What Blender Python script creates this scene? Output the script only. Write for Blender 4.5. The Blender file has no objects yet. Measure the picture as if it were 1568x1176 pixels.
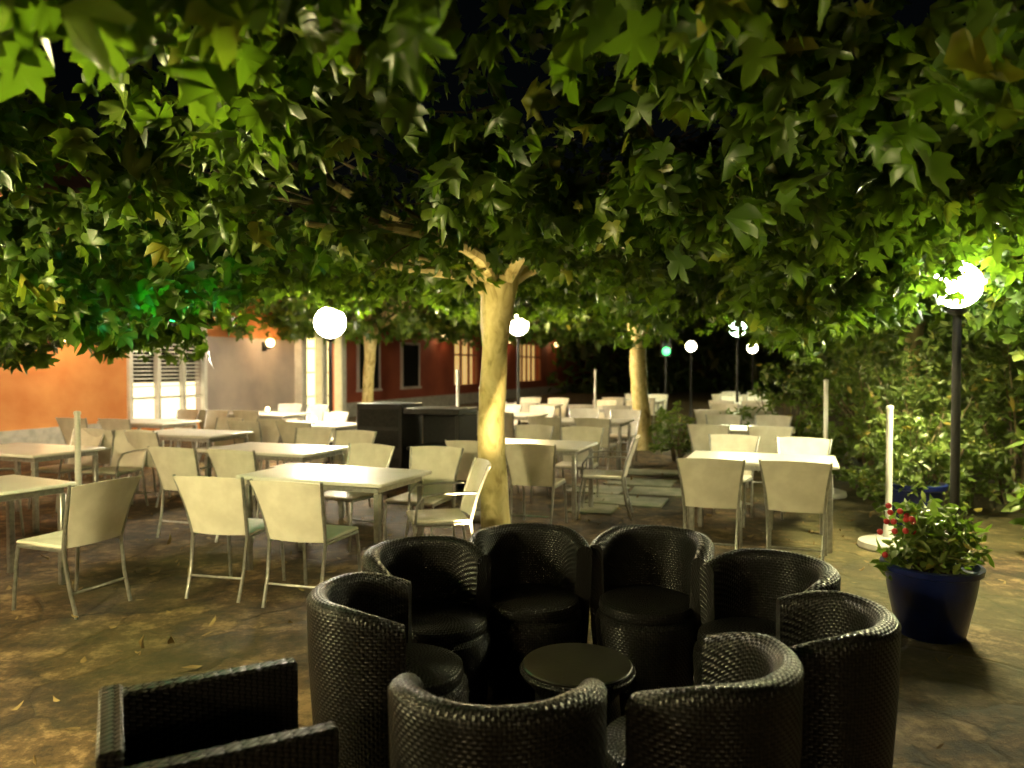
import bpy, math, random
import numpy as np
from mathutils import Vector, Matrix, noise
random.seed(7); rng=np.random.default_rng(11)
sc=bpy.context.scene
sc.view_settings.view_transform='Standard'; sc.view_settings.look='None'; sc.view_settings.exposure=0
COL=sc.collection

# ---------------------------------------------------------------- materials
def newmat(name):
    m=bpy.data.materials.new(name); m.use_nodes=True
    nt=m.node_tree; b=nt.nodes['Principled BSDF']; return m,nt,b
def N(nt,t,**k):
    n=nt.nodes.new(t)
    for a,v in k.items(): setattr(n,a,v)
    return n
def ramp(nt,src,stops):
    r=N(nt,'ShaderNodeValToRGB'); e=r.color_ramp.elements
    while len(e)<len(stops): e.new(0.5)
    for i,(p,c) in enumerate(stops):
        e[i].position=p; e[i].color=(c[0],c[1],c[2],1)
    nt.links.new(src,r.inputs[0]); return r
def noisy(name,c1,c2,scale=5,rough=0.6,bump=0.2,detail=6,metal=0,spec=0.5,bscale=None,dist=0.01):
    m,nt,b=newmat(name)
    tc=N(nt,'ShaderNodeTexCoord'); n=N(nt,'ShaderNodeTexNoise'); n.inputs['Scale'].default_value=scale; n.inputs['Detail'].default_value=detail
    nt.links.new(tc.outputs['Object'],n.inputs['Vector'])
    r=ramp(nt,n.outputs['Fac'],[(0.35,c1),(0.65,c2)]); nt.links.new(r.outputs[0],b.inputs['Base Color'])
    b.inputs['Roughness'].default_value=rough; b.inputs['Metallic'].default_value=metal; b.inputs['Specular IOR Level'].default_value=spec
    if bump>0:
        n2=N(nt,'ShaderNodeTexNoise'); n2.inputs['Scale'].default_value=bscale or scale*6; n2.inputs['Detail'].default_value=5
        nt.links.new(tc.outputs['Object'],n2.inputs['Vector'])
        bp=N(nt,'ShaderNodeBump'); bp.inputs['Strength'].default_value=bump; bp.inputs['Distance'].default_value=dist
        nt.links.new(n2.outputs['Fac'],bp.inputs['Height']); nt.links.new(bp.outputs[0],b.inputs['Normal'])
    return m
def emis(name,col,s,sample=True):
    m,nt,b=newmat(name); b.inputs['Base Color'].default_value=(.8,.8,.8,1)
    b.inputs['Emission Color'].default_value=(*col,1); b.inputs['Emission Strength'].default_value=s
    if not sample: m.cycles.emission_sampling='NONE'
    return m
def leafmat(name,ca,cb,trans=(.2,.4,.012),tf=0.45,rough=.36):
    m,nt,b=newmat(name)
    g=N(nt,'ShaderNodeNewGeometry')
    r=ramp(nt,g.outputs['Random Per Island'],[(0,ca),(0.8,cb),(.95,(cb[0]*1.4,cb[1]*1.15,cb[2])),(1.0,(cb[0]*2.2,cb[1]*1.2,cb[2]))])
    nt.links.new(r.outputs[0],b.inputs['Base Color']); b.inputs['Roughness'].default_value=rough
    b.inputs['Specular IOR Level'].default_value=0.6
    t=N(nt,'ShaderNodeBsdfTranslucent'); 
    mx=N(nt,'ShaderNodeMixShader'); mx.inputs[0].default_value=tf
    mc=N(nt,'ShaderNodeMix',data_type='RGBA'); mc.inputs[0].default_value=.6
    nt.links.new(r.outputs[0],mc.inputs[6]); mc.inputs[7].default_value=(*trans,1)
    nt.links.new(mc.outputs[2],t.inputs['Color'])
    nt.links.new(b.outputs[0],mx.inputs[1]); nt.links.new(t.outputs[0],mx.inputs[2])
    nt.links.new(mx.outputs[0],nt.nodes['Material Output'].inputs['Surface']); return m
def wickermat():
    m,nt,b=newmat('wicker')
    at=N(nt,'ShaderNodeAttribute',attribute_name='wuv')
    sc_=N(nt,'ShaderNodeVectorMath',operation='SCALE'); sc_.inputs['Scale'].default_value=1/0.0125
    nt.links.new(at.outputs['Vector'],sc_.inputs[0])
    sp=N(nt,'ShaderNodeSeparateXYZ'); nt.links.new(sc_.outputs[0],sp.inputs[0])
    def s(o,off):
        a=N(nt,'ShaderNodeMath',operation='MULTIPLY'); a.inputs[1].default_value=math.pi; nt.links.new(o,a.inputs[0])
        c=N(nt,'ShaderNodeMath',operation='SINE'); nt.links.new(a.outputs[0],c.inputs[0])
        d=N(nt,'ShaderNodeMath',operation='ABSOLUTE'); nt.links.new(c.outputs[0],d.inputs[0]); return d
    a=s(sp.outputs[0],0); c=s(sp.outputs[1],0)
    ch=N(nt,'ShaderNodeTexChecker'); ch.inputs['Scale'].default_value=1.0
    cmb=N(nt,'ShaderNodeCombineXYZ'); nt.links.new(sp.outputs[0],cmb.inputs[0]); nt.links.new(sp.outputs[1],cmb.inputs[1]); cmb.inputs[2].default_value=.5
    nt.links.new(cmb.outputs[0],ch.inputs['Vector'])
    mx=N(nt,'ShaderNodeMix',data_type='FLOAT'); nt.links.new(ch.outputs['Fac'],mx.inputs[0]); nt.links.new(a.outputs[0],mx.inputs[2]); nt.links.new(c.outputs[0],mx.inputs[3])
    r=ramp(nt,mx.outputs[0],[(0.15,(.001,.001,.001)),(0.8,(.012,.0112,.0112))]); nt.links.new(r.outputs[0],b.inputs['Base Color'])
    rs=ramp(nt,mx.outputs[0],[(0.1,(.02,.02,.02)),(0.7,(.36,.36,.36))]); nt.links.new(rs.outputs[0],b.inputs['Specular IOR Level'])
    bp=N(nt,'ShaderNodeBump'); bp.inputs['Strength'].default_value=.75; bp.inputs['Distance'].default_value=.004
    nt.links.new(mx.outputs[0],bp.inputs['Height']); nt.links.new(bp.outputs[0],b.inputs['Normal'])
    b.inputs['Roughness'].default_value=.36
    return m
def groundmat():
    m,nt,b=newmat('paved_ground')
    tc=N(nt,'ShaderNodeTexCoord')
    nw=N(nt,'ShaderNodeTexNoise'); nw.inputs['Scale'].default_value=1.8; nw.inputs['Detail'].default_value=5
    nt.links.new(tc.outputs['Object'],nw.inputs['Vector'])
    ma=N(nt,'ShaderNodeVectorMath',operation='MULTIPLY_ADD'); ma.inputs[1].default_value=(.4,.4,.4)
    nt.links.new(nw.outputs['Color'],ma.inputs[0]); nt.links.new(tc.outputs['Object'],ma.inputs[2])
    vo=N(nt,'ShaderNodeTexVoronoi',feature='DISTANCE_TO_EDGE'); vo.inputs['Scale'].default_value=1.7
    nt.links.new(ma.outputs[0],vo.inputs['Vector'])
    vc=N(nt,'ShaderNodeTexVoronoi'); vc.inputs['Scale'].default_value=1.7; nt.links.new(ma.outputs[0],vc.inputs['Vector'])
    n1=N(nt,'ShaderNodeTexNoise'); n1.inputs['Scale'].default_value=3.8; n1.inputs['Detail'].default_value=12; n1.inputs['Roughness'].default_value=.78
    nt.links.new(tc.outputs['Object'],n1.inputs['Vector'])
    r=ramp(nt,n1.outputs['Fac'],[(0.4,(.024,.015,.006)),(0.51,(.085,.054,.024)),(0.62,(.28,.195,.11))])
    sep=N(nt,'ShaderNodeSeparateColor'); nt.links.new(vc.outputs['Color'],sep.inputs[0])
    r2=ramp(nt,sep.outputs[0],[(0,(.55,.52,.46)),(1,(1.4,1.32,1.2))])
    mu=N(nt,'ShaderNodeMix',data_type='RGBA',blend_type='MULTIPLY'); mu.inputs[0].default_value=1
    nt.links.new(r.outputs[0],mu.inputs[6]); nt.links.new(r2.outputs[0],mu.inputs[7])
    je=ramp(nt,vo.outputs['Distance'],[(0.0,(0.4,.4,.32)),(0.06,(1,1,1))])
    mu2=N(nt,'ShaderNodeMix',data_type='RGBA',blend_type='MULTIPLY'); mu2.inputs[0].default_value=.8
    nt.links.new(mu.outputs[2],mu2.inputs[6]); nt.links.new(je.outputs[0],mu2.inputs[7])
    n3=N(nt,'ShaderNodeTexNoise'); n3.inputs['Scale'].default_value=.6; n3.inputs['Detail'].default_value=7
    nt.links.new(tc.outputs['Object'],n3.inputs['Vector'])
    sx=N(nt,'ShaderNodeSeparateXYZ'); nt.links.new(tc.outputs['Object'],sx.inputs[0])
    mr=N(nt,'ShaderNodeMapRange'); mr.inputs[1].default_value=1.5; mr.inputs[2].default_value=6; mr.inputs[3].default_value=-.05; mr.inputs[4].default_value=.36
    nt.links.new(sx.outputs[0],mr.inputs[0])
    ad=N(nt,'ShaderNodeMath',operation='ADD'); nt.links.new(n3.outputs['Fac'],ad.inputs[0]); nt.links.new(mr.outputs[0],ad.inputs[1])
    rr=ramp(nt,ad.outputs[0],[(0.46,(0,0,0)),(0.62,(1,1,1))])
    mm=N(nt,'ShaderNodeMix',data_type='RGBA'); mf=N(nt,'ShaderNodeMath',operation='MULTIPLY'); mf.inputs[1].default_value=.6
    nt.links.new(rr.outputs[0],mf.inputs[0]); nt.links.new(mf.outputs[0],mm.inputs[0])
    nt.links.new(mu2.outputs[2],mm.inputs[6]); mm.inputs[7].default_value=(.07,.07,.018,1)
    nt.links.new(mm.outputs[2],b.inputs['Base Color'])
    b.inputs['Roughness'].default_value=.8
    hs=N(nt,'ShaderNodeMath',operation='MULTIPLY_ADD'); hs.inputs[1].default_value=.9
    jm=N(nt,'ShaderNodeMath',operation='MINIMUM'); jm.inputs[1].default_value=.06; nt.links.new(vo.outputs['Distance'],jm.inputs[0])
    nt.links.new(n1.outputs['Fac'],hs.inputs[0]); 
    jj=N(nt,'ShaderNodeMath',operation='MULTIPLY'); jj.inputs[1].default_value=5; nt.links.new(jm.outputs[0],jj.inputs[0]); nt.links.new(jj.outputs[0],hs.inputs[2])
    bp=N(nt,'ShaderNodeBump'); bp.inputs['Strength'].default_value=.7; bp.inputs['Distance'].default_value=.05
    nt.links.new(hs.outputs[0],bp.inputs['Height']); nt.links.new(bp.outputs[0],b.inputs['Normal'])
    return m
def barkmat(name='plane_bark'):
    m,nt,b=newmat(name)
    tc=N(nt,'ShaderNodeTexCoord'); mp=N(nt,'ShaderNodeMapping'); mp.inputs['Scale'].default_value=(1,1,.55)
    nt.links.new(tc.outputs['Object'],mp.inputs[0])
    n=N(nt,'ShaderNodeTexNoise'); n.inputs['Scale'].default_value=9; n.inputs['Detail'].default_value=4; n.inputs['Distortion'].default_value=.6
    nt.links.new(mp.outputs[0],n.inputs['Vector'])
    r=ramp(nt,n.outputs['Fac'],[(0.34,(.34,.26,.09)),(0.41,(.54,.44,.18)),(0.57,(.68,.58,.28)),(0.66,(.46,.38,.14))])
    nt.links.new(r.outputs[0],b.inputs['Base Color']); b.inputs['Roughness'].default_value=.7
    bp=N(nt,'ShaderNodeBump'); bp.inputs['Strength'].default_value=.5; bp.inputs['Distance'].default_value=.02
    nt.links.new(n.outputs['Fac'],bp.inputs['Height']); nt.links.new(bp.outputs[0],b.inputs['Normal']); return m

M={}
M['wicker']=wickermat()
M['black']=noisy('black_metal',(.006,.006,.007),(.014,.014,.014),20,.5,.1)
M['cush']=noisy('dark_cushion',(.006,.006,.006),(.015,.013,.012),30,.8,.3)
M['glasstop']=noisy('dark_tabletop',(.01,.009,.008),(.025,.022,.02),12,.3,.05)
M['white']=noisy('cream_chair_mesh',(.68,.64,.54),(.8,.76,.66),9,.55,.15,bscale=180,dist=.002)
M['ttop']=noisy('white_tabletop',(.75,.73,.67),(.82,.8,.75),3,.35,.03)
M['alu']=noisy('aluminium',(.35,.35,.34),(.5,.5,.48),30,.35,.05,metal=.8)
M['bark']=barkmat()
M['twig']=noisy('twig_bark',(.1,.075,.04),(.2,.16,.08),15,.8,.4)
M['leaf']=leafmat('plane_leaf',(.018,.045,.006),(.1,.16,.02))
M['shrubleaf']=leafmat('shrub_leaf',(.06,.095,.018),(.14,.19,.045),tf=.35)
M['darkleaf']=leafmat('hedge_leaf',(.02,.045,.01),(.06,.09,.025))
M['ground']=groundmat()
M['blue']=noisy('blue_glaze',(.003,.007,.06),(.005,.014,.115),6,.3,.1)
M['terra']=noisy('terracotta',(.35,.13,.06),(.45,.2,.1),8,.7,.2)
M['soil']=noisy('soil',(.02,.014,.008),(.05,.035,.02),30,.9,.8)
M['stone']=noisy('pale_stone',(.35,.34,.3),(.5,.48,.43),8,.7,.4)
M['slab']=noisy('paving_slab',(.15,.17,.11),(.28,.28,.21),5,.8,.3)
M['wpaint']=noisy('white_paint',(.66,.65,.6),(.78,.77,.72),6,.45,.05)
M['orange']=noisy('orange_render',(.56,.2,.06),(.66,.29,.1),1.5,.85,.3)
M['pale']=noisy('pale_render',(.42,.36,.34),(.56,.48,.43),1.2,.85,.3)
M['red']=noisy('red_render',(.22,.045,.025),(.32,.075,.035),1.0,.85,.3)
M['roof']=noisy('roof_tile',(.2,.08,.045),(.3,.13,.07),4,.8,.5)
M['flower']=noisy('red_flower',(.4,.02,.02),(.55,.05,.05),20,.6,.1)
M['sky_dark']=noisy('dark_glass',(.01,.01,.012),(.02,.02,.02),3,.15,0)

# ---------------------------------------------------------------- mesh builder
class MB:
    def __init__(s): s.v=[];s.f=[];s.m=[];s.w=[];s.mats=[]
    def mi(s,k):
        if k not in s.mats: s.mats.append(k)
        return s.mats.index(k)
    def add(s,vs,fs,mat,T=None,w=None):
        o=len(s.v); mi=s.mi(mat)
        for i,p in enumerate(vs):
            p=Vector(p)
            s.w.append(w[i] if w else (p.x+p.y*.7,p.z+p.y*.3,0))
            s.v.append(T@p if T else p)
        for f in fs: s.f.append([o+i for i in f]); s.m.append(mi)
    def box(s,c,d,mat,T=None,bev=0.0):
        x,y,z=d[0]/2,d[1]/2,d[2]/2; b=min(bev,x*.9,y*.9,z*.9)
        if b<=0:
            vs=[(c[0]+i*x,c[1]+j*y,c[2]+k*z) for k in(-1,1) for j in(-1,1) for i in(-1,1)]
            s.add(vs,[(0,2,3,1),(4,5,7,6),(0,1,5,4),(2,6,7,3),(0,4,6,2),(1,3,7,5)],mat,T); return
        vs=[];idx={}
        for i in(-1,1):
            for j in(-1,1):
                for k in(-1,1):
                    for a in range(3):
                        p=[x-b,y-b,z-b]; p[a]+=b
                        idx[(i,j,k,a)]=len(vs); vs.append((c[0]+i*p[0],c[1]+j*p[1],c[2]+k*p[2]))
        fs=[]
        def F(l,n):
            P=[Vector(vs[q]) for q in l]; nn=(P[1]-P[0]).cross(P[2]-P[0])
            if nn.dot(Vector(n))<0: l=l[::-1]
            fs.append(l)
        for g in(-1,1):
            F([idx[(g,-1,-1,0)],idx[(g,1,-1,0)],idx[(g,1,1,0)],idx[(g,-1,1,0)]],(g,0,0))
            F([idx[(-1,g,-1,1)],idx[(1,g,-1,1)],idx[(1,g,1,1)],idx[(-1,g,1,1)]],(0,g,0))
            F([idx[(-1,-1,g,2)],idx[(1,-1,g,2)],idx[(1,1,g,2)],idx[(-1,1,g,2)]],(0,0,g))
            for h in(-1,1):
                F([idx[(g,h,-1,0)],idx[(g,h,1,0)],idx[(g,h,1,1)],idx[(g,h,-1,1)]],(g,h,0))
                F([idx[(g,-1,h,0)],idx[(g,1,h,0)],idx[(g,1,h,2)],idx[(g,-1,h,2)]],(g,0,h))
                F([idx[(-1,g,h,1)],idx[(1,g,h,1)],idx[(1,g,h,2)],idx[(-1,g,h,2)]],(0,g,h))
                for k in(-1,1): F([idx[(g,h,k,0)],idx[(g,h,k,1)],idx[(g,h,k,2)]],(g,h,k))
        s.add(vs,fs,mat,T)
    def tube(s,pts,rad,mat,n=8,T=None,cap=True,jit=0):
        pts=[Vector(p) for p in pts]; vs=[];fs=[];w=[]
        if not hasattr(rad,'__len__'): rad=[rad]*len(pts)
        up=None;L=0
        for i,p in enumerate(pts):
            d=(pts[min(i+1,len(pts)-1)]-pts[max(i-1,0)]).normalized()
            if up is None: up=Vector((1,0,0)) if abs(d.x)<.8 else Vector((0,1,0))
            a=(up-d*up.dot(d)).normalized(); b=d.cross(a); up=a
            if i: L+=(p-pts[i-1]).length
            for k in range(n):
                t=2*math.pi*k/n; r=rad[i]
                if jit: r*=1+jit*noise.noise(Vector((math.cos(t)*1.3,math.sin(t)*1.3,L*3+p.x)))
                vs.append(p+(a*math.cos(t)+b*math.sin(t))*r); w.append((t*rad[0],L,0))
        for i in range(len(pts)-1):
            for k in range(n):
                q=(k+1)%n; fs.append((i*n+k,i*n+q,(i+1)*n+q,(i+1)*n+k))
        if cap: fs.append(tuple(range(n-1,-1,-1))); fs.append(tuple(range((len(pts)-1)*n,len(pts)*n)))
        s.add(vs,fs,mat,T,w)
    def lathe(s,prof,mat,n=32,T=None):
        vs=[];fs=[];w=[];L=0
        for i,(r,z) in enumerate(prof):
            if i: L+=math.hypot(r-prof[i-1][0],z-prof[i-1][1])
            for k in range(n):
                t=2*math.pi*k/n; vs.append((r*math.cos(t),r*math.sin(t),z)); w.append((t*.28,L,0))
        for i in range(len(prof)-1):
            for k in range(n):
                q=(k+1)%n; fs.append((i*n+k,i*n+q,(i+1)*n+q,(i+1)*n+k))
        if prof[0][0]>1e-4: fs.append(tuple(range(n-1,-1,-1)))
        if prof[-1][0]>1e-4: fs.append(tuple(range((len(prof)-1)*n,len(prof)*n)))
        s.add(vs,fs,mat,T,w)
    def sphere(s,c,r,mat,n=16,T=None):
        pr=[(max(r*math.sin(math.pi*i/n),1e-5),-r*math.cos(math.pi*i/n)) for i in range(n+1)]
        TT=Matrix.Translation(Vector(c)); s.lathe(pr,mat,n*2,(T@TT) if T else TT)
    def mesh(s,name,smooth=True,ang=40):
        me=bpy.data.meshes.new(name); me.from_pydata([tuple(p) for p in s.v],[],s.f)
        for k in s.mats: me.materials.append(M[k])
        me.polygons.foreach_set('material_index',s.m)
        at=me.attributes.new('wuv','FLOAT_VECTOR','POINT'); at.data.foreach_set('vector',np.array(s.w,dtype=np.float32).ravel())
        if smooth:
            me.polygons.foreach_set('use_smooth',[True]*len(s.f)); me.set_sharp_from_angle(angle=math.radians(ang))
        me.update(); return me
def obj(name,me,loc=(0,0,0),rz=0,parent=None,scale=1):
    o=bpy.data.objects.new(name,me); o.location=loc; o.rotation_euler=(0,0,rz); o.scale=(scale,)*3
    COL.objects.link(o)
    if parent: o.parent=parent
    return o

# ---------------------------------------------------------------- leaf clouds
H_=[(.12,-.1),(.32,-.07),(.53,.08),(.41,.15),(.36,.25),(.47,.36),(.60,.6),(.42,.53),(.25,.5),(.2,.63),(.15,.8)]
PLANE=np.array([(0,0,0)]+[(x,y,0) for x,y in H_]+[(0,1.04,0)]+[(-x,y,0) for x,y in H_[::-1]]+[(0,.36,0)])
PLANE[:,2]=-.22*np.abs(PLANE[:,0])-.15*(PLANE[:,1]-.36)**2; PLANE[-1,2]=.03
OVAL=np.array([(0,0,0),(.2,.3,0),(.17,.7,0),(0,1,0),(-.17,.7,0),(-.2,.3,0),(0,.5,0)]); OVAL[:,2]=-.3*np.abs(OVAL[:,0])
def leafmesh(name,P,size,mat,tpl,droop=.55,upw=.7):
    n=len(P); K=len(tpl); o=K-1
    az=rng.uniform(0,2*np.pi,n); pit=rng.normal(-droop,.55,n)
    D=np.stack([np.cos(az)*np.cos(pit),np.sin(az)*np.cos(pit),np.sin(pit)],1)
    Nn=rng.normal(0,.8,(n,3)); Nn[:,2]+=upw
    Nn-=D*np.sum(Nn*D,1,keepdims=True); Nn/=np.linalg.norm(Nn,axis=1,keepdims=True)+1e-9
    X=np.cross(D,Nn); S=(size*rng.uniform(.4,1.35,n))[:,None,None]
    t=tpl[None]; curl=rng.uniform(.3,4.6,n)[:,None,None]; asp=rng.uniform(.6,1.1,n)[:,None,None]
    jit=rng.normal(0,.022,(n,K,3)); jit[:,0]=0
    t=t+jit; bend=rng.normal(0,.25,n)[:,None,None]
    V=P[:,None,:]+S*(t[:,:,0:1]*asp*X[:,None]+t[:,:,1:2]*D[:,None]+(t[:,:,2:3]*curl+bend*t[:,:,1:2]**2)*Nn[:,None])
    V=V.reshape(-1,3)
    ring=np.arange(o); tri=np.stack([ring,(ring+1)%o,np.full(o,o)],1)
    F=(tri[None]+ (np.arange(n)*K)[:,None,None]).reshape(-1,3)
    me=bpy.data.meshes.new(name); me.vertices.add(len(V)); me.vertices.foreach_set('co',V.astype(np.float32).ravel())
    me.loops.add(F.size); me.loops.foreach_set('vertex_index',F.astype(np.int32).ravel())
    me.polygons.add(len(F)); me.polygons.foreach_set('loop_start',np.arange(0,F.size,3,dtype=np.int32)); 
    me.polygons.foreach_set('use_smooth',np.ones(len(F),dtype=bool))
    me.materials.append(M[mat]); me.update(calc_edges=True); me.validate(); return me

# street lamps: x,y,z,r,material,watts,colour
YW=(1,.74,.32)
SL=[(3.55,6.0,2.24,.18,'globe_r',9500,(1,.90,.44)),
    (-2.95,12.2,2.30,.25,'globe_l',10500,(1,.84,.52)),
    (.12,14.5,2.38,.20,'globe_w',5000,YW),
    (5.4,18.0,2.5,.20,'globe_g',4200,(.98,1,.56)),
    (-3.1,2.3,1.95,.15,'globe_w',7500,(1,.86,.38)),
    (2.0,-2.8,2.0,.15,'globe_w',900,YW),
    (-2.4,-2.4,2.0,.15,'globe_w',2600,YW),
    (5.6,23.5,2.2,.16,'globe_w',1200,YW),(9.6,30,2.3,.2,'globe_w',1200,YW),
    (-7.4,6.0,2.1,.15,'globe_w',4200,(1,.7,.36))]
GL=(-2.25,5.0,1.95)
CAM=np.array([0,0,1.6])
def clumps(centres,per,rad,flat=.7,excl=1.35):
    P=[]
    for c in centres:
        k=int(per*random.uniform(.5,1.5)); q=rng.normal(0,1,(k,3)); q/=np.linalg.norm(q,axis=1,keepdims=True)
        q*= (rng.uniform(0,1,(k,1))**.45)*rad*random.uniform(.7,1.3); q[:,2]*=flat
        P.append(q+np.array(c))
    P=np.concatenate(P); ok=np.linalg.norm(P-CAM,axis=1)>excl
    for i,l in enumerate(SL): ok&=np.linalg.norm((P-np.array(l[:3])-np.array([0,-.05,-.1]))*np.array([1,1,.85]),axis=1)>(.34 if i==0 else .6 if i==4 else .46)
    ok&=np.linalg.norm(P-np.array(GL)-np.array([0,-.1,-.05]),axis=1)>.2
    return P[ok]

# ---------------------------------------------------------------- world
w=bpy.data.worlds.new('World'); sc.world=w; w.use_nodes=True
sky=w.node_tree.nodes.new('ShaderNodeTexSky'); sky.sky_type='NISHITA'; sky.sun_disc=False
sky.sun_elevation=math.radians(4); sky.sun_rotation=math.radians(200)
bg=w.node_tree.nodes['Background']; w.node_tree.links.new(sky.outputs[0],bg.inputs[0]); bg.inputs[1].default_value=.0008
sl=bpy.data.lights.new('moon','SUN'); sl.energy=.01; sl.angle=math.radians(.5); sl.color=(1,.95,.85)
so=bpy.data.objects.new('moon',sl); so.rotation_euler=(math.radians(50),0,math.radians(-20)); COL.objects.link(so)

# ---------------------------------------------------------------- ground
g=MB()
xs=np.sign(np.linspace(-1,1,81))*np.abs(np.linspace(-1,1,81))**3*250
vs=[(x,y+20,0) for y in xs for x in xs]; fs=[(j*81+i,j*81+i+1,(j+1)*81+i+1,(j+1)*81+i) for j in range(80) for i in range(80)]
g.add(vs,fs,'ground'); obj('ground',g.mesh('ground'))
g=MB()
for (x,y,r,sx,sy) in [(1.35,8.8,-.36,.9,.6),(1.9,9.4,-.3,.8,.6),(1.1,9.6,-.4,.7,.6),(1.75,10.2,-.36,.9,.6),(2.3,8.9,-.3,.5,.5),(2.1,11.1,-.3,.9,.6),(.9,8.3,-.3,.5,.5)]:
    g.box((0,0,.012),(sx,sy,.024),'slab',Matrix.Translation((x,y,0))@Matrix.Rotation(r,4,'Z'),.008)
obj('stepping_stones',g.mesh('stepping_stones'))
M['dry']=noisy('dry_leaf',(.16,.1,.04),(.3,.22,.09),12,.8,.2)
FP=np.stack([rng.uniform(-6,6,900),rng.uniform(.8,12,900),rng.uniform(.012,.03,900)],1)
obj('fallen_leaves',leafmesh('fallen_leaves',FP,.08,'dry',OVAL,0.0,8.0))

# ---------------------------------------------------------------- tub chairs
def tub():
    b=MB(); A=math.radians(98); NA=40; H=.75; th=.08
    vs=[];ww=[];fs=[]
    def prof(h,ri):
        p=[(ri-.045,.02),(ri-.02,.25),(ri-.004,.5),(ri,h-.06)]
        for k in range(1,8):
            t=math.pi*k/8; p.append((ri-th/2+th/2*math.cos(t)*1.12,h-.05+.05*math.sin(t)))
        p+=[(ri-th,h-.06),(ri-th-.004,.55),(ri-th-.01,.36)]
        return p
    for i in range(NA+1):
        a=-A+2*A*i/NA; e=abs(a)/A; h=H-.06*max(0,(e-.5)/.5)**2
        rr=.31; pr=prof(h,rr); L=0
        for j,(r,z) in enumerate(pr):
            if j: L+=math.hypot(r-pr[j-1][0],z-pr[j-1][1])
            vs.append((r*math.sin(a),-r*math.cos(a)+max(0,e-.75)*.12,z)); ww.append((a*.31,L,0))
    K=len(pr)
    for i in range(NA):
        for j in range(K-1): fs.append((i*K+j,(i+1)*K+j,(i+1)*K+j+1,i*K+j+1))
    fs.append(tuple(range(K))); fs.append(tuple(range(NA*K+K-1,NA*K-1,-1)))
    b.add(vs,fs,'wicker',None,ww)
    b.lathe([(.225,.03),(.24,.2),(.25,.33),(.245,.372),(.22,.39)],'wicker',32,Matrix.Translation((0,.055,0)))
    b.lathe([(.225,.391),(.235,.41),(.23,.44),(.2,.455),(.0001,.46)],'wicker',32,Matrix.Translation((0,.05,0)))
    for k in range(4):
        t=math.pi/4+k*math.pi/2; b.tube([(.2*math.cos(t),.2*math.sin(t)+.02,0),(.2*math.cos(t),.2*math.sin(t)+.02,.05)],.018,'black')
    return b.mesh('wicker_tub_chair')
tm=tub(); TC=(.25,2.87)
for (x,y,dr) in [(-.47,2.87,.1),(-.38,3.47,-.1),(.09,3.77,.06),(.69,3.73,-.05),(1.08,3.22,.1),(1.03,2.64,.0),(.55,2.25,.5),(-.04,2.12,.3)]:
    a=math.atan2(TC[1]-y,TC[0]-x)-math.pi/2
    obj('wicker_tub_chair',tm,(x,y,0),a+dr)
b=MB(); b.lathe([(.19,.0),(.2,.02),(.17,.2),(.16,.36),(.19,.4),(.215,.425),(.222,.44),(.215,.452)],'wicker',40)
b.lathe([(.208,.4525),(.21,.458),(.205,.463),(.0001,.464)],'glasstop',40)
obj('round_coffee_table',b.mesh('round_coffee_table'),(TC[0],TC[1]-.02,0))
def armchair():
    b=MB(); W=.5; D=.56; H=.65
    for s in(-1,1):
        b.box((s*W/2,0,H/2+.02),(.06,D,H-.04),'wicker',None,.008)
    b.box((0,-D/2+.03,H/2+.05),(W-.064,.06,H-.03),'wicker',None,.008)
    b.box((0,.03,.2),(W-.07,D-.13,.28),'wicker',None,.01)
    b.box((0,.035,.39),(W-.08,D-.14,.09),'cush',None,.025)
    for s in(-1,1):
        for t in(-1,1): b.box((s*W/2,t*(D/2-.04),.02),(.04,.04,.04),'black')
    return b.mesh('wicker_armchair',ang=30)
obj('wicker_armchair',armchair(),(-.83,2.06,0),math.atan2(.46,.87)-math.pi/2)

# ---------------------------------------------------------------- white patio chairs: faces +Y
def pchair(arms):
    b=MB()
    NX,NZ=10,8; th=.012
    def P(i,j,o):
        u=-1+2*i/NX; t=j/NZ; z=.44+.42*t; ww=(.205+.055*t**1.5)
        y=-.2-.11*t-.03*t*t -.035*(1-u*u)
        zz=z-(.012*u*u if j==NZ else 0)
        return (u*ww,y+o,zz)
    vs=[P(i,j,0) for j in range(NZ+1) for i in range(NX+1)]+[P(i,j,-th) for j in range(NZ+1) for i in range(NX+1)]
    W=NX+1; n0=W*(NZ+1); fs=[]
    for j in range(NZ):
        for i in range(NX):
            a=j*W+i; fs.append((a+1,a,a+W,a+W+1)); fs.append((n0+a,n0+a+1,n0+a+W+1,n0+a+W))
    for i in range(NX): 
        fs.append((i,i+1,n0+i+1,n0+i)); a=NZ*W+i; fs.append((a+1,a,n0+a,n0+a+1))
    for j in range(NZ):
        a=j*W; fs.append((a+W,a,n0+a,n0+a+W)); a=j*W+NX; fs.append((a,a+W,n0+a+W,n0+a))
    b.add(vs,fs,'white')
    b.box((0,.02,.445),(.44,.43,.025),'white',None,.01)
    for s in(-1,1):
        b.tube([(s*.2,-.3,0),(s*.205,-.24,.2),(s*.213,-.205,.43),(s*.228,-.25,.62),(s*.262,-.335,.855)],[.012,.012,.013,.012,.011],'alu',8)
        b.tube([(s*.225,.25,0),(s*.222,.225,.3),(s*.22,.2,.435)],.012,'alu',8)
        b.tube([(s*.222,.2,.425),(s*.213,-.2,.425)],.011,'alu',8)
        if arms: b.tube([(s*.222,.21,.43),(s*.25,.2,.58),(s*.258,.15,.645),(s*.255,0,.66),(s*.245,-.24,.655)],.010,'alu',8)
    b.tube([(-.22,.2,.425),(.22,.2,.425)],.011,'alu',8); b.tube([(-.205,-.25,.15),(.205,-.25,.15)],.009,'alu',8)
    return b.mesh('patio_chair')
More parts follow.
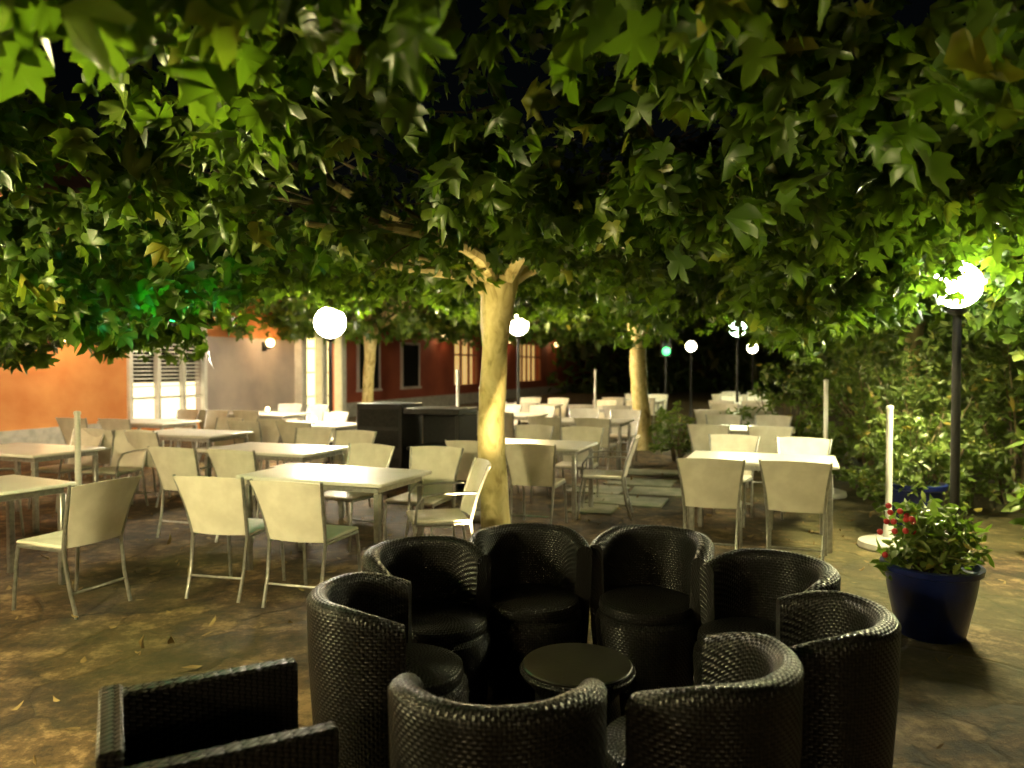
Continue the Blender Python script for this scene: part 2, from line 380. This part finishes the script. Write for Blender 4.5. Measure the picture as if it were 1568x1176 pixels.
def ptable(L=1.3,Wd=.8):
    b=MB(); b.box((0,0,.735),(L,Wd,.03),'ttop',None,.008)
    b.box((0,0,.695),(L-.12,Wd-.12,.045),'alu')
    for s in(-1,1):
        for t in(-1,1): b.box((s*(L/2-.07),t*(Wd/2-.07),.336),(.045,.045,.672),'alu',None,.006)
    return b.mesh('dining_table')
pc=pchair(False); pca=pchair(True); pt=ptable()
TH=-math.radians(21); R=Vector((math.cos(TH),math.sin(TH))); F=Vector((-math.sin(TH),math.cos(TH)))
def group(x,y,chairs='nnff',arms=False,sp=.34,dp=.72):
    obj('dining_table',pt,(x,y,0),TH)
    k={'n':0,'f':0}
    for c in chairs:
        s=(-1,1)[k[c]]; k[c]+=1
        sg=-1 if c=='n' else 1
        p=Vector((x,y))+R*(s*sp+random.uniform(-.03,.03))+F*(sg*dp+random.uniform(-.07,.07))
        obj('patio_chair',pca if arms else pc,(p.x,p.y,0),TH+(0 if c=='n' else math.pi)+random.uniform(-.14,.14))
T=[(2.3,6.92),(3.2,10.3),(4.1,13.6),(5.2,17.0),(-1.4,5.95),(-2.45,7.75),(.22,8.25),(1.2,11.8),(-.1,13.2),(2.0,15.2),(.4,16.5),
   (-5.0,7.7),(-4.1,9.6),(-2.9,11.0),(-5.6,11.6),(-4.4,13.5),(3.1,18.6),(6.2,20.5),(-3.8,5.0)]
for i,(x,y) in enumerate(T):
    if i==18: 
        obj('dining_table',pt,(x-.05,y+.1,0),TH+1.45); continue
    group(x,y,arms=(i in(5,11)))
obj('patio_chair',pc,(-2.95,5.0,0),math.radians(68))
obj('patio_chair',pca,(.98,8.0,0),TH+math.radians(100))
obj('patio_chair',pca,(-.56,5.75,0),TH+math.radians(125))
M['flame']=emis('candle_glow',(1,.75,.35),18)
jb=MB(); jb.lathe([(.03,0),(.035,.01),(.035,.03)],'alu',16); jb.lathe([(.026,.031),(.032,.05),(.03,.09),(.02,.1),(.0001,.101)],'flame',16)
jm=jb.mesh('candle_jar')
for i in (13,15): obj('candle_jar',jm,(T[i][0],T[i][1],.75))

# ---------------------------------------------------------------- parasol base poles
def stub(h):
    b=MB()
    b.lathe([(.24,0),(.25,.02),(.24,.06),(.16,.085),(.05,.1)],'stone',24)
    b.lathe([(.045,.1),(.04,.2),(.03,.24)],'wpaint',16)
    b.tube([(0,0,.02),(0,0,h)],.026,'wpaint',14); b.lathe([(.03,h),(.032,h+.01),(.028,h+.03),(.001,h+.035)],'wpaint',14)
    return b.mesh('parasol_stand')
for (x,y,h) in [(3.3,6.55,1.22),(3.85,9.2,1.4),(-4.0,6.9,1.15),(-.32,7.9,1.35),(1.5,13.5,1.5),(-.9,12.5,1.5)]:
    obj('parasol_stand',stub(h),(x,y,0))

# ---------------------------------------------------------------- black service station
b=MB()
b.box((-.35,0,.55),(.7,.6,1.08),'black',None,.01)
b.box((.42,0,1.0),(.82,.6,.08),'black',None,.01); b.box((.8,0,.48),(.06,.58,.95),'black',None,.01)
b.box((.4,0,.5),(.72,.5,.04),'black'); b.box((.4,.26,.5),(.74,.03,.94),'black')
for z in(.25,.62,.9): b.box((-.35,-.306,z),(.6,.012,.24),'cush',None,.004)
obj('service_station',b.mesh('service_station'),(-1.35,10.2,0),TH)

# ---------------------------------------------------------------- lamps
M['globe_r']=emis('globe_glow_right',(1,.97,.8),60,False)
M['globe_l']=emis('globe_glow_left',(1,.93,.8),90,False)
M['globe_w']=emis('globe_glow_warm',(1,.88,.6),30,False)
M['globe_g']=emis('globe_glow_green',(.7,1,.75),22,False)
M['green']=emis('green_glow',(.02,1,.25),2.5,False)
def bulb(loc,r,W,col,parent):
    L=bpy.data.lights.new('bulb','POINT'); L.energy=W; L.color=col; L.shadow_soft_size=r*1.04
    o=bpy.data.objects.new('bulb',L); o.location=loc; o.parent=parent; COL.objects.link(o)
def lamp(zc,r,k):
    b=MB(); b.lathe([(.11,0),(.11,.03),(.07,.06),(.05,.2),(.036,.26)],'black',20)
    b.tube([(0,0,.2),(0,0,zc-r-.05)],[.036,.032],'black',14)
    b.lathe([(.035,zc-r-.06),(.07,zc-r-.03),(.075,zc-r-.012)],'black',20)
    b.sphere((0,0,zc),r,k,12); b.lathe([(.045,zc+r+.01),(.01,zc+r+.03)],'black',16)
    return b.mesh('street_lamp')
for (x,y,z,r,k,W,col) in SL:
    o=obj('street_lamp',lamp(z,r,k),(x,y,0)); bulb((0,0,z),r,W,col,o)
b=MB(); b.tube([(0,0,.1),(0,0,.6)],.005,'black',6); b.lathe([(.03,.11),(.06,.085),(.075,.07)],'black',14)
b.lathe([(.06,.06),(.075,.0),(.06,-.07),(.001,-.085)],'green',16); b.lathe([(.03,-.1),(.03,-.12),(.001,-.13)],'black',12)
o=obj('green_lantern',b.mesh('green_lantern'),GL,scale=.7); bulb((0,0,-.01),.09,14,(.05,1,.3),o)
# added spotlight with no known source, put in to brighten the plane trunk
b=MB(); b.tube([(0,0,0),(0,0,.12)],.012,'black',8); TT=Matrix.Translation((0,0,.16))@Matrix.Rotation(math.radians(-26),4,'X')
b.lathe([(.02,-.05),(.045,-.03),(.055,.05),(.05,.05),(.04,.0)],'black',18,TT)
o=obj('added_trunk_spotlight',b.mesh('added_trunk_spotlight'),(-.3,5.35,0))
L=bpy.data.lights.new('added_spot_bulb','SPOT'); L.energy=330; L.color=(1,.78,.36); L.spot_size=math.radians(62); L.spot_blend=.8; L.shadow_soft_size=.03
s_=bpy.data.objects.new('added_spot_bulb',L); s_.parent=o; s_.location=(0,.02,.24); COL.objects.link(s_)
s_.rotation_euler=(math.radians(180-32),0,math.radians(-8))

# ---------------------------------------------------------------- plane trees
def limb(b,p0,d,L,r0,r1,mat,seg=7,wig=.12,lift=0):
    pts=[Vector(p0)]; d=Vector(d).normalized()
    for i in range(seg):
        d=(d+Vector((random.gauss(0,wig),random.gauss(0,wig),random.gauss(0,wig*.4)+lift))).normalized(); pts.append(pts[-1]+d*L/seg)
    b.tube(pts,[r0+(r1-r0)*i/seg for i in range(seg+1)],mat,7,None,True,.25); return pts
def plane_tree(name,x,y,h,r,limbs,L,seed):
    random.seed(seed); b=MB(); pts=[]
    for i in range(13):
        t=i/12; pts.append((x+.05*math.sin(t*4+seed)-.02*t,y+.03*math.cos(t*3),h*t))
    rad=[r*(1.25 if i==0 else 1.08 if i==1 else 1.0-.012*i if i<10 else .92+.16*(i-9)) for i in range(13)]
    b.tube(pts,rad,'bark',18,None,True,.16)
    top=Vector(pts[-1])
    for k in range(limbs):
        a=2*math.pi*k/limbs+random.uniform(-.25,.25)+seed
        d=(math.cos(a),math.sin(a),random.uniform(.35,.8))
        p=limb(b,top+Vector((math.cos(a)*r*.4,math.sin(a)*r*.4,-.08)),d,L*random.uniform(.45,.65),r*.5,r*.13,'bark',9,.26,.015)
        for q in range(3):
            s=p[random.randint(2,7)]; a2=a+random.choice((-1,1))*random.uniform(.5,1.2)
            p2=limb(b,s,(math.cos(a2),math.sin(a2),random.uniform(.1,.5)),L*.4,r*.2,r*.05,'twig',6,.2)
            for z in range(3):
                s=p2[random.randint(1,5)]; a3=a2+random.uniform(-1.2,1.2)
                limb(b,s,(math.cos(a3),math.sin(a3),random.uniform(-.5,.5)),L*.2,r*.06,r*.02,'twig',4,.2)
    return b
def crownlimbs(b,x,y,h): 
    b.tube([(x-.02,y-.03,h-.16),(x-.25,y-.1,h+.02),(x-.6,y-.2,h+.03),(x-.95,y-.25,h+.1),(x-1.3,y-.2,h+.28)],[.07,.05,.04,.035,.025],'bark',9,None,True,.25)
    b.tube([(x+.02,y-.03,h-.12),(x+.18,y-.1,h+.08),(x+.42,y-.15,h+.3)],[.065,.05,.035],'bark',9,None,True,.25)
b=plane_tree('plane_tree',-.12,6.5,2.36,.125,8,4.0,3); crownlimbs(b,-.14,6.5,2.36); tr=obj('plane_tree',b.mesh('plane_tree'))
random.seed(5)
def zb(x,y):
    z=2.28+.26*noise.noise(Vector((x*.9,y*.9,3)))
    if x<-2.0 and y>4 and not(-3.4<x and y>7): z-=.42*min(1,(-2.0-x)/1.6)*(1 if y<9 else .6)
    if x>2.2 and not(2.0<x<4 and 3<y<6.3): z-=.30*min(1,(x-2.2)/1.6)
    if 1.9<x<4.2 and 3.2<y<6.6: z=max(z,2.46)
    if (x+.12)**2+(y-5.6)**2<1.6: z=max(z,2.34)
    if y>8: z+=.12
    if -3.4<x<-1.2 and y>7: z=max(z,2.42)
    if y<3: z+=.12
    return z
C=[]
while len(C)<1000:
    x=random.uniform(-6.6,6.8); y=random.uniform(.3,11.4)
    if ((x-.1)/6.7)**2+((y-5.8)/5.7)**2>1: continue
    if x>-.8 and noise.noise(Vector((x*.8,y*.8,9)))<-.36: continue
    t=random.random()**1.8
    C.append((x,y,zb(x,y)+.12+t*.95))
for (x0,y0,z0,n_) in [(-3.7,7.6,1.85,7),(-3.4,7.5,1.8,5),(-4.3,6.2,1.75,8),(-3.3,5.0,1.85,7),(-2.75,4.2,1.95,5),(-5.2,8,1.8,6),(2.3,5.9,1.95,7),(2.75,7.2,1.9,7),(1.9,10,2.0,6),(4.4,6.7,2.2,8),(3.0,6.9,2.3,7),(3.6,6.5,2.75,10),(4.2,5.9,2.5,7),(3.0,5.4,2.75,7),(3.4,7.2,2.0,6),(2.1,5.0,2.1,4),(3.7,5.6,2.75,6),(-4.4,8.8,2.1,6),(3.2,6.4,2.2,7),(2.75,6.1,2.15,8),(3.9,6.6,2.3,7),(3.3,6.3,2.6,8),(4.2,6.4,2.0,5),(3.0,5.9,2.55,5),(3.05,5.9,2.15,5),(3.95,5.9,2.2,5),(-2.2,5.2,1.95,5),(-4.8,10,2.3,8)]:
    for i in range(n_): C.append((x0+random.gauss(0,.24),y0+random.gauss(0,.24),z0+random.uniform(0,.45)))
P=clumps(C,33,.33)
print('main leaves',len(P))
obj('crown',leafmesh('plane_crown',P,.135,'leaf',PLANE),parent=tr)
for (x,y,h,r,R_,n_,sd,zz) in [(2.45,14.3,2.75,.17,3.6,150,8,2.62),(-3.6,19.0,2.6,.15,3.6,120,4,2.5),(7.5,14,2.7,.15,3.2,120,9,2.3),(-.45,22.5,2.7,.15,4,120,12,2.5)]:
    b=plane_tree('plane_tree',x,y,h,r,7,R_*.8,sd); t2=obj('plane_tree',b.mesh('plane_tree')); C=[]
    while len(C)<n_:
        a=random.uniform(0,6.28); q=R_*math.sqrt(random.random()); C.append((x+q*math.cos(a),y+q*math.sin(a),zz+.15*noise.noise(Vector((q,a,sd)))+random.random()**1.4*1.6*(1-.5*(q/R_)**2)))
    obj('crown',leafmesh('plane_crown_small',clumps(C,20,.45),.19,'leaf',PLANE),parent=t2)

# ---------------------------------------------------------------- shrubs, hedge, pots
def shrub(name,x,y,rx,ry,h,nc,per,size,mat='shrubleaf',tpl=OVAL,z0=.15,seed=1,parent=None,cr=None):
    random.seed(seed); b=MB(); C=[]; k=min(1,rx/.5)
    for i in range(9):
        a=random.uniform(0,6.28); q=random.uniform(.3,.9)
        e=(x+q*rx*math.cos(a),y+q*ry*math.sin(a),z0+h*random.uniform(.5,.85))
        b.tube([(x+.1*k*math.cos(a),y+.1*k*math.sin(a),0 if parent is None else z0-.15),((x+e[0])/2+random.gauss(0,.05*k),(y+e[1])/2,z0+h*.35),e],[.018*k,.012*k,.004*k],'twig',6)
    while len(C)<nc:
        u,v,w_=random.uniform(-1,1),random.uniform(-1,1),random.random()
        if u*u+v*v+(max(0,w_-.45)/.6)**2>1: continue
        lump=1+.25*noise.noise(Vector((u*2,v*2,w_*3+seed)))
        C.append((x+u*rx*lump,y+v*ry*lump,z0+w_*h*lump))
    o=obj(name,b.mesh(name+'_stems'),parent=parent)
    sv=SL[:]; 
    if parent: SL.clear()
    P=clumps(C,per,cr or .16*max(.5,min(rx,1.2)),.9,.5)
    if parent: SL.extend(sv)
    obj('foliage',leafmesh(name+'_leaves',P,size,mat,tpl,.1,.5),parent=o); return o
shrub('garden_shrub',4.35,7.9,.7,.6,1.7,125,22,.09,seed=2)
shrub('garden_shrub',4.7,9.6,.9,.8,2.0,130,22,.10,seed=3)
shrub('garden_shrub',5.8,8.6,.8,.8,2.2,120,22,.11,seed=4)
shrub('garden_shrub',7.3,10.5,1.2,1.2,2.5,130,22,.13,seed=5)
shrub('garden_shrub',4.5,12.3,.7,.9,1.5,70,20,.11,seed=6)
shrub('garden_shrub',5.9,12.5,1.0,1.0,2.0,90,20,.12,seed=16)
shrub('laurel_bush',4.7,6.25,.45,.5,1.7,60,16,.16,seed=7)
shrub('garden_shrub',2.75,12.6,.45,.45,.75,50,22,.09,seed=8)
shrub('garden_shrub',9.5,14,1.6,1.6,2.6,120,20,.17,seed=9)
random.seed(30)
def pot(x,y,r,h,mat,name='flower_pot'):
    b=MB(); b.lathe([(r*.68,0),(r*.72,.02),(r*.9,h*.6),(r*.97,h*.9),(r*1.05,h*.92),(r*1.07,h),(r*.97,h+.005),(r*.93,h-.04)],mat,32)
    b.lathe([(r*.93,h-.045),(.001,h-.03)],'soil',24)
    return obj(name,b.mesh(name),(x,y,0))
def plant(p,h,rad,nc,size,seed,z0):
    return shrub('potted_plant',0,0,rad,rad,h,nc,18,size,z0=z0,seed=seed,parent=p,cr=.1)
p=pot(2.5,4.45,.26,.42,'blue'); plant(p,.36,.23,55,.08,21,.4)
b=MB()
for i in range(14): b.sphere((-.22+random.gauss(0,.06),-.05+random.gauss(0,.06),.68+random.gauss(0,.06)),.018,'flower',5)
obj('red_flowers',b.mesh('red_flowers'),parent=p)
p=pot(3.72,6.9,.25,.52,'blue'); plant(p,.8,.3,75,.09,22,.5)
p=pot(3.5,12.2,.2,.3,'terra'); plant(p,.6,.28,50,.1,23,.3)
random.seed(40); C=[]
for i in range(600):
    x=random.uniform(-6,42); y=46-.35*abs(x-12)*.6+random.gauss(0,1.2); C.append((x,y,random.uniform(.2,5+1.5*noise.noise(Vector((x*.3,0,0))))))
obj('distant_trees',leafmesh('distant_trees',clumps(C,16,1.2),.75,'darkleaf',OVAL))
C=[]
for i in range(420):
    y=random.uniform(6,40); x=11+.1*y+random.gauss(0,.7); C.append((x,y,random.uniform(.2,3.2+noise.noise(Vector((y*.5,0,0))))))
obj('boundary_hedge',leafmesh('boundary_hedge',clumps(C,22,.7),.32,'darkleaf',OVAL))

# ---------------------------------------------------------------- restaurant building
M['win_y']=emis('lit_window_yellow',(1,.62,.18),.7,False)
M['win_p']=emis('lit_portal_glass',(1,.8,.3),2.6)
M['win_w']=emis('lit_window_white',(1,.86,.5),2.0)
M['sconce']=emis('sconce_glow',(1,.7,.3),12,False)
ang=math.atan2(.934,.358)
B=bpy.data.objects.new('restaurant_building',None); B.location=(-9.5,12,0); B.rotation_euler=(0,0,ang); COL.objects.link(B)
def part(name,fn):
    b=MB(); fn(b); return obj(name,b.mesh(name,ang=30),parent=B)
def wall(b,x0,x1,z0,z1,mat,y=.25,t=.5): b.box(((x0+x1)/2,y,(z0+z1)/2),(x1-x0,t,z1-z0),mat)
H=4.6
def walls(b):
    wall(b,-9,4.0,0,H,'orange')
    wall(b,4.0,6.2,2.5,H,'orange'); wall(b,4.0,6.2,0,.35,'orange')
    wall(b,6.2,9.6,0,2.3,'pale'); wall(b,6.2,9.6,2.3,H,'orange')
    wall(b,9.6,11.8,3.4,H,'red')
    wall(b,11.8,20,0,H,'red'); wall(b,20,22.4,2.7,H,'red'); wall(b,20,22.4,0,.8,'red')
    wall(b,22.4,27.5,0,H,'red'); wall(b,27.5,31,2.7,H,'red'); wall(b,27.5,31,0,.8,'red'); wall(b,31,42,0,H,'red')
    b.box((16.5,8.5,H/2),(51,.4,H),'red'); b.box((-9.2,4.5,H/2),(.4,8,H),'orange'); b.box((42.2,4.5,H/2),(.4,8,H),'red')
part('walls',walls)
def roof(b):
    b.add([(-9.6,-.7,H),(42.6,-.7,H),(42.6,4.4,H+2.2),(-9.6,4.4,H+2.2),(42.6,9.4,H),(-9.6,9.4,H)],[(0,1,2,3),(3,2,4,5),(0,3,5),(1,4,2),(0,5,4,1)],'roof')
part('roof',roof)
def windows(b):
    b.box((5.1,.3,1.86),(2.2,.02,1.26),'sky_dark'); b.box((5.1,.3,.79),(2.2,.02,.86),'win_w')
    for x in(4.04,4.78,5.5,6.16): b.box((x,-.02,1.42),(.09,.12,2.16),'wpaint')
    b.box((5.1,-.035,.38),(2.36,.22,.08),'wpaint'); b.box((5.1,-.035,2.54),(2.36,.16,.08),'wpaint'); b.box((5.1,.05,.9),(2.0,.06,.06),'wpaint')
    for i in range(16): b.box((5.1,.12,2.42-i*.085),(2.05,.05,.03),'wpaint')
    for (a,c) in((20,22.4),(27.5,31)):
        b.box(((a+c)/2,.3,1.75),(c-a,.02,1.9),'win_y')
        k=int((c-a)/.6)
        for i in range(k+1): b.box((a+(c-a)*i/k,.1,1.75),(.08,.1,1.9),'roof')
        b.box(((a+c)/2,.1,2.05),(c-a,.08,.07),'roof')
    for x in(13.4,16.2,24.8): 
        b.box((x,-.02,1.6),(1.2,.06,1.5),'sky_dark'); 
        for s in(-.64,.64): b.box((x+s,-.03,1.6),(.08,.1,1.66),'pale')
        b.box((x,-.03,2.39),(1.2,.1,.08),'pale'); b.box((x,-.05,.8),(1.4,.16,.08),'pale')
part('windows',windows)
def portal(b):
    b.box((10.7,.32,1.7),(2.2,.02,3.4),'win_p')
    for x in(9.72,10.7,11.68):
        b.box((x,-.1,1.65),(.26,.3,3.3),'wpaint',None,.03); b.box((x,-.1,3.2),(.36,.38,.12),'wpaint',None,.02); b.box((x,-.1,.1),(.36,.38,.2),'wpaint',None,.02)
    b.box((10.7,-.1,3.42),(2.5,.42,.22),'wpaint',None,.02)
    for z in(.7,1.4,2.1,2.8): b.box((10.7,.2,z),(1.7,.05,.05),'wpaint')
    for x in(10.2,11.2): b.box((x,.2,1.65),(.05,.06,3.2),'wpaint')
part('portal',portal)
def plinth(b):
    for (a,c) in((-9,3.9),(6.3,9.4),(11.95,41.9)): b.box(((a+c)/2,-.03,.22),(c-a,.06,.44),'stone')
part('plinth',plinth)
def sconce(loc,W,k='sconce'):
    b=MB(); b.box((0,-.03,0),(.12,.06,.24),'black'); b.tube([(0,-.05,-.05),(0,-.2,-.05),(0,-.22,-.03)],.014,'black')
    b.sphere((0,-.22,.1),.11,k,8); b.lathe([(.06,-.03),(.075,-.012)],'black',12,Matrix.Translation((0,-.22,0)))
    o=obj('wall_lamp',b.mesh('wall_lamp')); o.matrix_world=Matrix.Translation(B.location)@Matrix.Rotation(ang,4,'Z')@Matrix.Translation(loc); bulb((0,-.22,.1),.11,W,(1,.6,.25),o); return o
for l,W in[((-1.2,0,2.2),550),((2.3,0,2.0),550),((8.3,0,2.1),550),((18.6,0,2.6),300),((25.8,0,2.7),300),((33,0,2.7),300)]: sconce(l,W)
b=MB(); z=2.3; b.tube([(0,0,0),(0,0,z+.3)],.04,'black',10); b.box((0,0,z),(.3,.2,.9),'black',None,.03)
b.sphere((0,-.08,z-.27),.13,'green',8)
for q in(.03,.3): b.sphere((0,-.05,z+q-.03),.1,'sky_dark',8)
obj('traffic_light',b.mesh('traffic_light'),(4.6,22.5,0))

# ---------------------------------------------------------------- camera
cd=bpy.data.cameras.new('camera'); cam=bpy.data.objects.new('camera',cd); COL.objects.link(cam); sc.camera=cam
cd.sensor_width=36; cd.lens=26.4; cd.clip_end=600; cd.clip_start=.05
cam.location=(0,0,1.6); cam.rotation_euler=(math.radians(90-1.4),0,0)
cd.dof.use_dof=True; cd.dof.focus_distance=3.6; cd.dof.aperture_fstop=1.8
